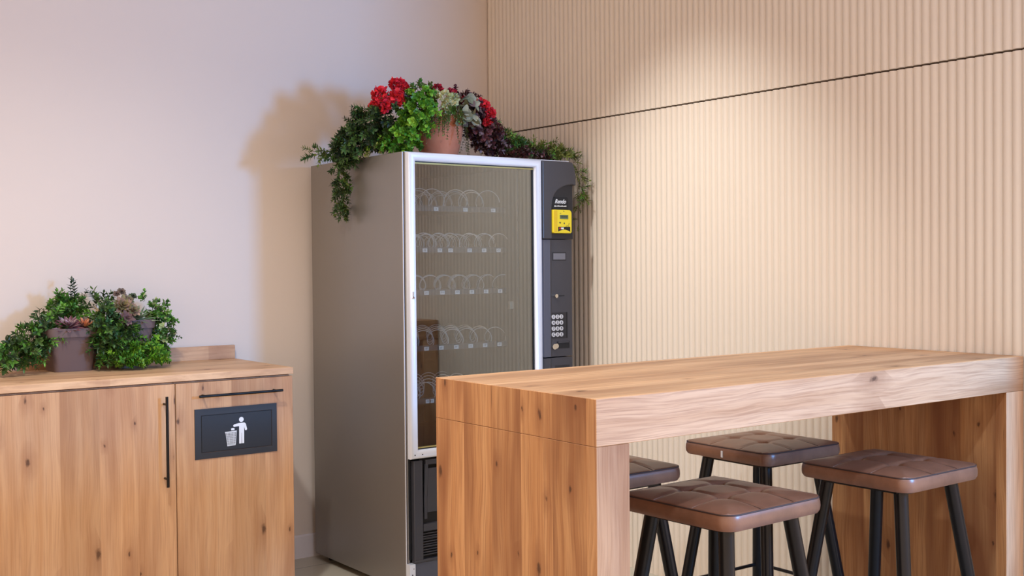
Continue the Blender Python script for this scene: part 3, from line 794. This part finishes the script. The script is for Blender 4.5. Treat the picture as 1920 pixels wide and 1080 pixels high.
    def bloom(s, c, R, cols, petals=90):
        """double, frilly flower head"""
        c = Vector(c)
        for i in range(petals):
            z = 1-2*(i+0.5)/petals; th = i*2.39996; rr_ = math.sqrt(max(0, 1-z*z)); d = Vector((rr_*math.cos(th), rr_*math.sin(th), z))
            t_ = d.cross(rv()).normalized(); base = c+d*R*random.uniform(0.35, 0.7)
            s.leaf(base, d+t_*random.uniform(-0.7, 0.7)+rv(0.3), t_+rv(0.4), R*random.uniform(0.42, 0.62), R*random.uniform(0.45, 0.65), random.choice(cols), fold=0.25*random.uniform(-1, 1), curl=random.uniform(-0.3, 0.4), shape='round')
        return s
    def make(s, name, mat, parent):
        return s.build(name, mat, parent)
DG = [lin(50, 78, 38), lin(64, 96, 44), lin(40, 62, 32), lin(80, 112, 52)]
MG = [lin(92, 146, 52), lin(72, 124, 48), lin(112, 162, 62), lin(60, 104, 48)]
BG = [lin(112, 170, 44), lin(88, 148, 40), lin(140, 190, 62), lin(66, 122, 36)]
OG = [lin(122, 136, 62), lin(96, 112, 50), lin(144, 152, 80), lin(80, 96, 46)]

def square_pot(name, cx, cy, z0, h, wt_, wb_, parent, rimh=0.035):
    """tapered square pot with a banded rim"""
    b = MB(); prof = [(wb_/2, 0.0), (wb_/2+(wt_-wb_)/2*(h-rimh)/h, h-rimh), (wt_/2+0.003, h-rimh+0.001), (wt_/2+0.006, h), (wt_/2-0.004, h), (wt_/2-0.008, h-0.022)]
    n = 0; outl = sq(2.0, 0.28, 5); vs = []; fs = []; m_ = len(outl)
    for r, z in prof:
        for x, y in outl: vs.append((cx+x*r, cy+y*r, z0+z))
    for i in range(len(prof)-1):
        for k in range(m_): fs.append((i*m_+k, i*m_+(k+1) % m_, (i+1)*m_+(k+1) % m_, (i+1)*m_+k))
    fs.append(tuple(range(m_-1, -1, -1))); fs.append(tuple((len(prof)-1)*m_+k for k in range(m_)))
    b.add(vs, fs); o = b.build(name, M['pot'], parent, smooth=True)
    return o
ZC = CZ+0.0004
onc = lambda q: q.z > ZC+0.003 and q.y < -0.036
# ---- left potted plant
P1 = (-2.184, -0.142)
p1 = empty('potted_plant', (P1[0], P1[1], ZC), 'brown square pot of trailing greenery with a purple succulent, left one on the worktop', 'plant', None)
square_pot('pot', P1[0], P1[1], ZC, 0.172, 0.208, 0.148, p1)
MB().prism([(P1[0]+x*0.094, P1[1]+y*0.094) for x, y in sq(2, 0.28, 5)], 2, ZC+0.140, ZC+0.152).build('soil', M['soil'], p1)
f = Fol(); f.cascade([(-2.24, -0.16, 1.155), (-2.31, -0.20, 1.11), (-2.385, -0.23, 1.055), (-2.50, -0.26, 1.0)], [0.040, 0.040, 0.045, 0.04], 135, 0.050, 6, 0.027, 0.0105, DG+MG[:2], clipf=onc)
f.cascade([(-2.285, -0.22, 1.13), (-2.295, -0.24, 1.06)], [0.02, 0.015], 7, 0.06, 5, 0.026, 0.010, MG, clipf=onc)
f.make('trailing_stems', M['leaf'], p1)
f = Fol(); f.cascade([(-2.21, -0.13, 1.165), (-2.18, -0.12, 1.215)], [0.048, 0.038], 62, 0.048, 5, 0.027, 0.0125, MG+[lin(90, 120, 70)], clipf=onc)
f.cascade([(-2.27, -0.13, 1.215), (-2.22, -0.12, 1.20)], [0.012, 0.03], 8, 0.055, 5, 0.026, 0.009, DG, clipf=onc)
f.sprig(Vector((-2.20, -0.12, 1.22)), Vector((0.0, 0, 1)), 0.055, 5, 0.024, 0.010, DG, 0.0)
f.sprig(Vector((-2.17, -0.12, 1.22)), Vector((0.06, 0, 1)), 0.10, 8, 0.026, 0.010, [lin(38, 64, 46)], 0.0)
f.sprig(Vector((-2.145, -0.12, 1.23)), Vector((-0.30, 0, 1)), 0.085, 7, 0.026, 0.010, [lin(38, 64, 46)], 0.0)
f.sprig(Vector((-2.13, -0.12, 1.215)), Vector((0.30, 0, 1)), 0.065, 6, 0.024, 0.010, [lin(38, 64, 46)], 0.0)
f.make('bushy_stems', M['leaf'], p1)
f = Fol(); PUR = [lin(150, 116, 122), lin(126, 88, 98), lin(172, 146, 150), lin(110, 66, 74)]
f.rosette((-2.205, -0.215, 1.133), (-0.1, -0.45, 1), 0.075, 4, 11, 0.021, PUR, 0.05, 0.9)
f.rosette((-2.150, -0.205, 1.134), (0.1, -0.35, 1), 0.055, 3, 9, 0.018, PUR, 0.1, 0.9)
f.make('purple_rosette', M['succ'], p1)
f = Fol(); f.rosette((-2.142, -0.222, 1.136), (0.1, -0.2, 1), 0.05, 3, 7, 0.013, [lin(226, 150, 104), lin(206, 128, 92), lin(232, 176, 130)], 0.5, 1.3, shape='spike')
f.make('orange_aloe', M['succ'], p1)
# ---- right potted plant
P2 = (-1.945, -0.140)
p2 = empty('potted_plant', (P2[0], P2[1], ZC), 'brown square pot swamped by ivy and bright green trailers, right one on the worktop', 'plant', None)
square_pot('pot', P2[0], P2[1], ZC, 0.196, 0.172, 0.125, p2)
MB().prism([(P2[0]+x*0.077, P2[1]+y*0.077) for x, y in sq(2, 0.28, 5)], 2, ZC+0.165, ZC+0.176).build('soil', M['soil'], p2)
f = Fol(); f.cascade([(-2.055, -0.20, 1.175), (-2.070, -0.25, 1.13), (-2.065, -0.27, 1.07), (-2.07, -0.25, 1.02)], [0.036, 0.044, 0.048, 0.040], 165, 0.048, 5, 0.025, 0.0115, DG+DG+MG[:1]+[lin(44, 84, 52)], clipf=onc)
f.cascade([(-2.07, -0.16, 1.19), (-2.05, -0.15, 1.23)], [0.03, 0.02], 14, 0.055, 5, 0.026, 0.010, DG, clipf=onc)
f.cascade([(-2.00, -0.255, 1.16), (-1.985, -0.27, 1.09), (-1.96, -0.27, 1.045)], [0.028, 0.030, 0.026], 44, 0.045, 5, 0.021, 0.011, DG+MG[:2], clipf=onc)
f.make('dark_trailing_stems', M['leaf'], p2)
f = Fol(); f.cascade([(-2.05, -0.30, 0.985), (-1.96, -0.30, 1.005), (-1.87, -0.26, 1.0)], [0.032, 0.046, 0.040], 170, 0.040, 5, 0.021, 0.0115, BG+MG[:2], clipf=onc, outw=0.7)
f.make('bright_trailing_stems', M['leaf'], p2)
f = Fol(); IV = MG+[lin(170, 186, 130), lin(96, 132, 70), lin(60, 92, 52)]
f.cascade([(-1.875, -0.15, 1.22), (-1.825, -0.17, 1.18), (-1.815, -0.19, 1.10), (-1.83, -0.2, 1.03)], [0.026, 0.036, 0.040, 0.034], 120, 0.036, 4, 0.019, 0.0140, IV, clipf=onc, shape='round')
f.sprig(Vector((-1.79, -0.19, 1.09)), Vector((0.9, -0.1, -0.2)), 0.05, 5, 0.014, 0.010, IV, 0.1, 'round')
f.cascade([(-1.855, -0.2, 1.07), (-1.84, -0.2, 1.02)], [0.02, 0.025], 14, 0.04, 4, 0.018, 0.013, BG, clipf=onc, shape='round')
f.make('variegated_ivy', M['leaf'], p2)
f = Fol(); BR = [lin(150, 122, 104), lin(128, 106, 86), lin(142, 122, 100), lin(110, 110, 76)]
f.rosette((-1.995, -0.235, 1.215), (0.0, -0.9, 0.5), 0.048, 4, 10, 0.022, [lin(132, 122, 84), lin(112, 104, 70), lin(150, 122, 104)], 0.05, 1.0, 'round')
f.rosette((-1.990, -0.205, 1.270), (0.0, -0.8, 0.7), 0.020, 3, 8, 0.014, [lin(116, 96, 86), lin(112, 98, 84)], 0.1, 1.1, 'round')
f.rosette((-2.010, -0.205, 1.262), (-0.3, -0.8, 0.5), 0.016, 3, 7, 0.012, [lin(116, 96, 86)], 0.1, 1.1, 'round')
f.rosette((-1.970, -0.215, 1.235), (0.3, -0.7, 0.6), 0.034, 3, 9, 0.018, BR, 0.1, 1.0, 'round')
f.rosette((-1.990, -0.265, 1.165), (0.0, -0.9, 0.3), 0.036, 3, 9, 0.018, [lin(126, 98, 100), lin(108, 84, 84)], 0.05, 1.0, 'round')
f.rosette((-1.960, -0.255, 1.195), (0.2, -0.8, 0.6), 0.036, 3, 9, 0.018, BR, 0.1, 1.0, 'round')
f.rosette((-1.938, -0.185, 1.250), (0.1, -0.7, 0.7), 0.020, 3, 7, 0.013, [lin(84, 96, 70), lin(70, 78, 62)], 0.1, 1.1, 'round')
f.make('brown_rosettes', M['succ'], p2)
f = Fol(); AL = [lin(108, 128, 92), lin(88, 108, 78), lin(130, 146, 112)]
f.rosette((-1.925, -0.20, 1.155), (0.1, -0.5, 1), 0.090, 3, 11, 0.013, AL, 0.15, 1.2, 'spike')
f.rosette((-1.955, -0.22, 1.175), (-0.1, -0.6, 1), 0.060, 3, 9, 0.011, AL, 0.1, 1.1, 'spike')
f.rosette((-2.070, -0.18, 1.19), (-0.1, -0.6, 1), 0.045, 2, 8, 0.012, [lin(190, 160, 124), lin(166, 140, 106)], 0.3, 1.1, 'spike')
f.make('pale_aloe', M['succ'], p2)

# ---- flower arrangement on top of the machine
ZT = MZ+0.0004; PF = (-0.700, -0.60)
fa = empty('flower_arrangement', (PF[0], PF[1], ZT), 'terracotta pot of red flowers with trailing greenery on top of the vending machine', 'plant')
prof = [(0.078, 0.0), (0.100, 0.09), (0.112, 0.165), (0.118, 0.185), (0.114, 0.190), (0.104, 0.186), (0.098, 0.165)]
b = MB().lathe([(r, ZT+z) for r, z in prof], 48, PF); b.build('pot', M['terra'], fa, smooth=True)
MB().disc((PF[0], PF[1], ZT+0.150), 0.098, 2, 0.012, 32).build('soil', M['soil'], fa)
offshell = lambda q: (q.z > ZT+0.004 or q.x < MX0-0.004) and q.y < -0.03 and q.x < -0.014 and (q.z > 1.0)
notpot = lambda q: offshell(q) and not (math.hypot(q.x-PF[0], q.y-PF[1]) < 0.118 and q.z < ZT+0.19)
f = Fol()
f.cascade([(-0.93, -0.60, 2.03), (-1.00, -0.58, 1.975), (-1.08, -0.54, 1.905), (-1.125, -0.52, 1.86)], [0.065, 0.085, 0.068, 0.036], 270, 0.052, 6, 0.026, 0.0110, DG+[lin(28, 44, 26)], clipf=notpot, outw=0.8)
f.cascade([(-1.10, -0.50, 1.875), (-1.175, -0.44, 1.865), (-1.235, -0.40, 1.845)], [0.028, 0.022, 0.016], 26, 0.045, 5, 0.024, 0.009, DG+OG[:2], clipf=notpot)
f.cascade([(-1.105, -0.46, 1.86), (-1.120, -0.45, 1.79), (-1.100, -0.45, 1.72), (-1.098, -0.45, 1.64), (-1.108, -0.45, 1.61)], [0.026, 0.020, 0.016, 0.020, 0.008], 66, 0.042, 5, 0.024, 0.0100, DG+OG[1:2]+[lin(54, 78, 36)], clipf=notpot)
f.make('dark_trailing_stems', M['leaf'], fa)
f = Fol()
f.cascade([(-0.84, -0.66, 2.085), (-0.865, -0.70, 2.02), (-0.91, -0.70, 1.94), (-0.96, -0.68, 1.885)], [0.05, 0.062, 0.062, 0.045], 190, 0.042, 4, 0.022, 0.020, BG+BG+MG[:2], shape='round', clipf=notpot, outw=0.8)
f.cascade([(-0.99, -0.64, 1.88), (-1.03, -0.60, 1.855)], [0.04, 0.03], 22, 0.045, 5, 0.018, 0.010, BG+OG, clipf=notpot)
f.cascade([(-0.80, -0.62, 2.11), (-0.77, -0.62, 2.125)], [0.035, 0.03], 26, 0.035, 4, 0.020, 0.015, OG+MG[:2], shape='round', clipf=notpot)
f.make('bright_leafy_stems', M['leaf'], fa)
f = Fol()   # fine thread-like trailers over the pot rim
TH = [lin(96, 150, 60), lin(120, 140, 60), lin(80, 124, 52)]
for i in range(80):
    a = random.uniform(PI*1.05, PI*1.62); r = 0.122
    p = Vector((PF[0]+r*math.cos(a)*0.9, PF[1]+r*math.sin(a), ZT+0.195+random.uniform(0, 0.04)))
    f.sprig(p, Vector((math.cos(a)*0.5-0.1, math.sin(a)*0.4, -0.35)), random.uniform(0.05, 0.15) if a < PI*1.42 else random.uniform(0.02, 0.05), 9, 0.011, 0.0055, TH if i % 3 else [lin(150, 110, 60)], 1.6, ang=1.0, stemr=0.0006)
for a, L in ((1.52*PI, 0.13), (1.545*PI, 0.10), (1.74*PI, 0.15), (1.78*PI, 0.17), (1.82*PI, 0.16), (1.86*PI, 0.14), (1.70*PI, 0.07), (1.66*PI, 0.05), (1.9*PI, 0.16), (1.76*PI, 0.15)):
    p = Vector((PF[0]+0.122*math.cos(a), PF[1]+0.122*math.sin(a), ZT+0.195))
    f.sprig(p, Vector((math.cos(a)*0.05, math.sin(a)*0.05, -1)), L, 13, 0.012, 0.0065, [lin(104, 104, 50), lin(130, 120, 70), lin(84, 96, 44)], 0.6, ang=1.1, stemr=0.0006)
f.make('thread_like_trailers', M['leaf'], fa)
f = Fol()
for c, R in (((-0.735, -0.70, 2.105), 0.030), ((-0.700, -0.70, 2.085), 0.032), ((-0.715, -0.70, 2.065), 0.030), ((-0.765, -0.68, 2.118), 0.018), ((-0.675, -0.69, 2.105), 0.024)):
    f.bloom(c, R, [lin(206, 206, 150), lin(182, 190, 124), lin(222, 220, 176)], 60)
f.make('pale_green_blossoms', M['petal'], fa)
f = Fol(); GY = [lin(138, 140, 110), lin(112, 116, 88), lin(162, 160, 132), lin(112, 92, 88)]
for i in range(56):
    c = Vector((-0.630, -0.70, 2.055)) + Vector((random.uniform(-0.052, 0.052), random.uniform(-0.02, 0.03), random.uniform(-0.062, 0.058)))
    f.leaf(c, Vector((random.uniform(-1, 1), -0.7, random.uniform(-0.9, 0.8))), rv()+Vector((0, -1, 0.3)), 0.040, 0.032, random.choice(GY), shape='round')
f.make('grey_leaves', M['leaf'], fa)
f = Fol(); BU = [lin(84, 44, 48), lin(66, 34, 42), lin(112, 66, 68), lin(58, 36, 38), lin(142, 118, 122)]
f.cascade([(-0.60, -0.62, 2.10), (-0.54, -0.64, 2.04), (-0.50, -0.66, 1.97), (-0.45, -0.68, 1.90)], [0.04, 0.055, 0.062, 0.045], 270, 0.042, 4, 0.021, 0.0175, BU, shape='round', clipf=notpot)
f.cascade([(-0.43, -0.70, 1.87), (-0.30, -0.74, 1.855), (-0.19, -0.76, 1.85)], [0.035, 0.022, 0.015], 90, 0.035, 4, 0.018, 0.012, BU+DG[:1], shape='round', clipf=notpot)
f.cascade([(-0.92, -0.60, 2.085), (-0.85, -0.60, 2.10)], [0.03, 0.03], 20, 0.03, 4, 0.018, 0.012, BU+DG, shape='round', clipf=notpot)
f.make('burgundy_leaves', M['leaf'], fa)
f = Fol()
f.cascade([(-0.48, -0.56, 2.03), (-0.43, -0.60, 1.97), (-0.37, -0.64, 1.925), (-0.29, -0.68, 1.885)], [0.025, 0.040, 0.038, 0.026], 130, 0.058, 7, 0.026, 0.0066, MG+OG+DG[1:2], clipf=notpot)
f.cascade([(-0.29, -0.68, 1.885), (-0.20, -0.72, 1.885), (-0.12, -0.76, 1.875), (-0.105, -0.80, 1.85)], [0.024, 0.026, 0.020, 0.012], 90, 0.052, 6, 0.026, 0.0064, OG+OG+MG[:1], clipf=notpot)
beside = lambda q: q.x > -0.166 and q.x < -0.016
f.cascade([(-0.11, -0.80, 1.84), (-0.078, -0.82, 1.78), (-0.070, -0.82, 1.72), (-0.066, -0.82, 1.67)], [0.012, 0.022, 0.020, 0.012], 24, 0.045, 6, 0.024, 0.0055, OG+MG[:2], clipf=beside)
f.cascade([(-0.066, -0.80, 1.67), (-0.060, -0.80, 1.55)], [0.008, 0.004], 5, 0.03, 5, 0.016, 0.0045, OG, clipf=beside)
f.make('willowy_garland', M['leaf'], fa)
RED = [lin(216, 34, 48), lin(232, 52, 60), lin(186, 22, 38), lin(224, 44, 66)]
for c, R in (((-1.012, -0.62, 2.098), 0.038), ((-1.000, -0.63, 2.060), 0.038), ((-0.945, -0.65, 2.088), 0.036), ((-0.925, -0.60, 2.155), 0.027), ((-0.898, -0.60, 2.158), 0.026), ((-0.872, -0.60, 2.145), 0.022), ((-1.030, -0.60, 2.050), 0.024)):
    f = Fol().bloom(c, R, RED, 120); f.make('red_flower', M['petal'], fa)
RD2 = [lin(176, 28, 44), lin(146, 24, 42), lin(200, 40, 60)]
for c, R in (((-0.725, -0.63, 2.145), 0.026), ((-0.655, -0.64, 2.132), 0.024), ((-0.612, -0.68, 2.100), 0.024), ((-0.560, -0.66, 2.095), 0.024)):
    f = Fol().bloom(c, R, RD2, 80); f.make('dark_red_flower', M['petal'], fa)
for c, R in (((-0.525, -0.69, 2.080), 0.032), ((-0.495, -0.70, 2.045), 0.032), ((-0.505, -0.70, 2.008), 0.022)):
    f = Fol().bloom(c, R, RED, 110); f.make('red_flower', M['petal'], fa)

for o in S.objects:
    if '_o' in o: del o['_o']
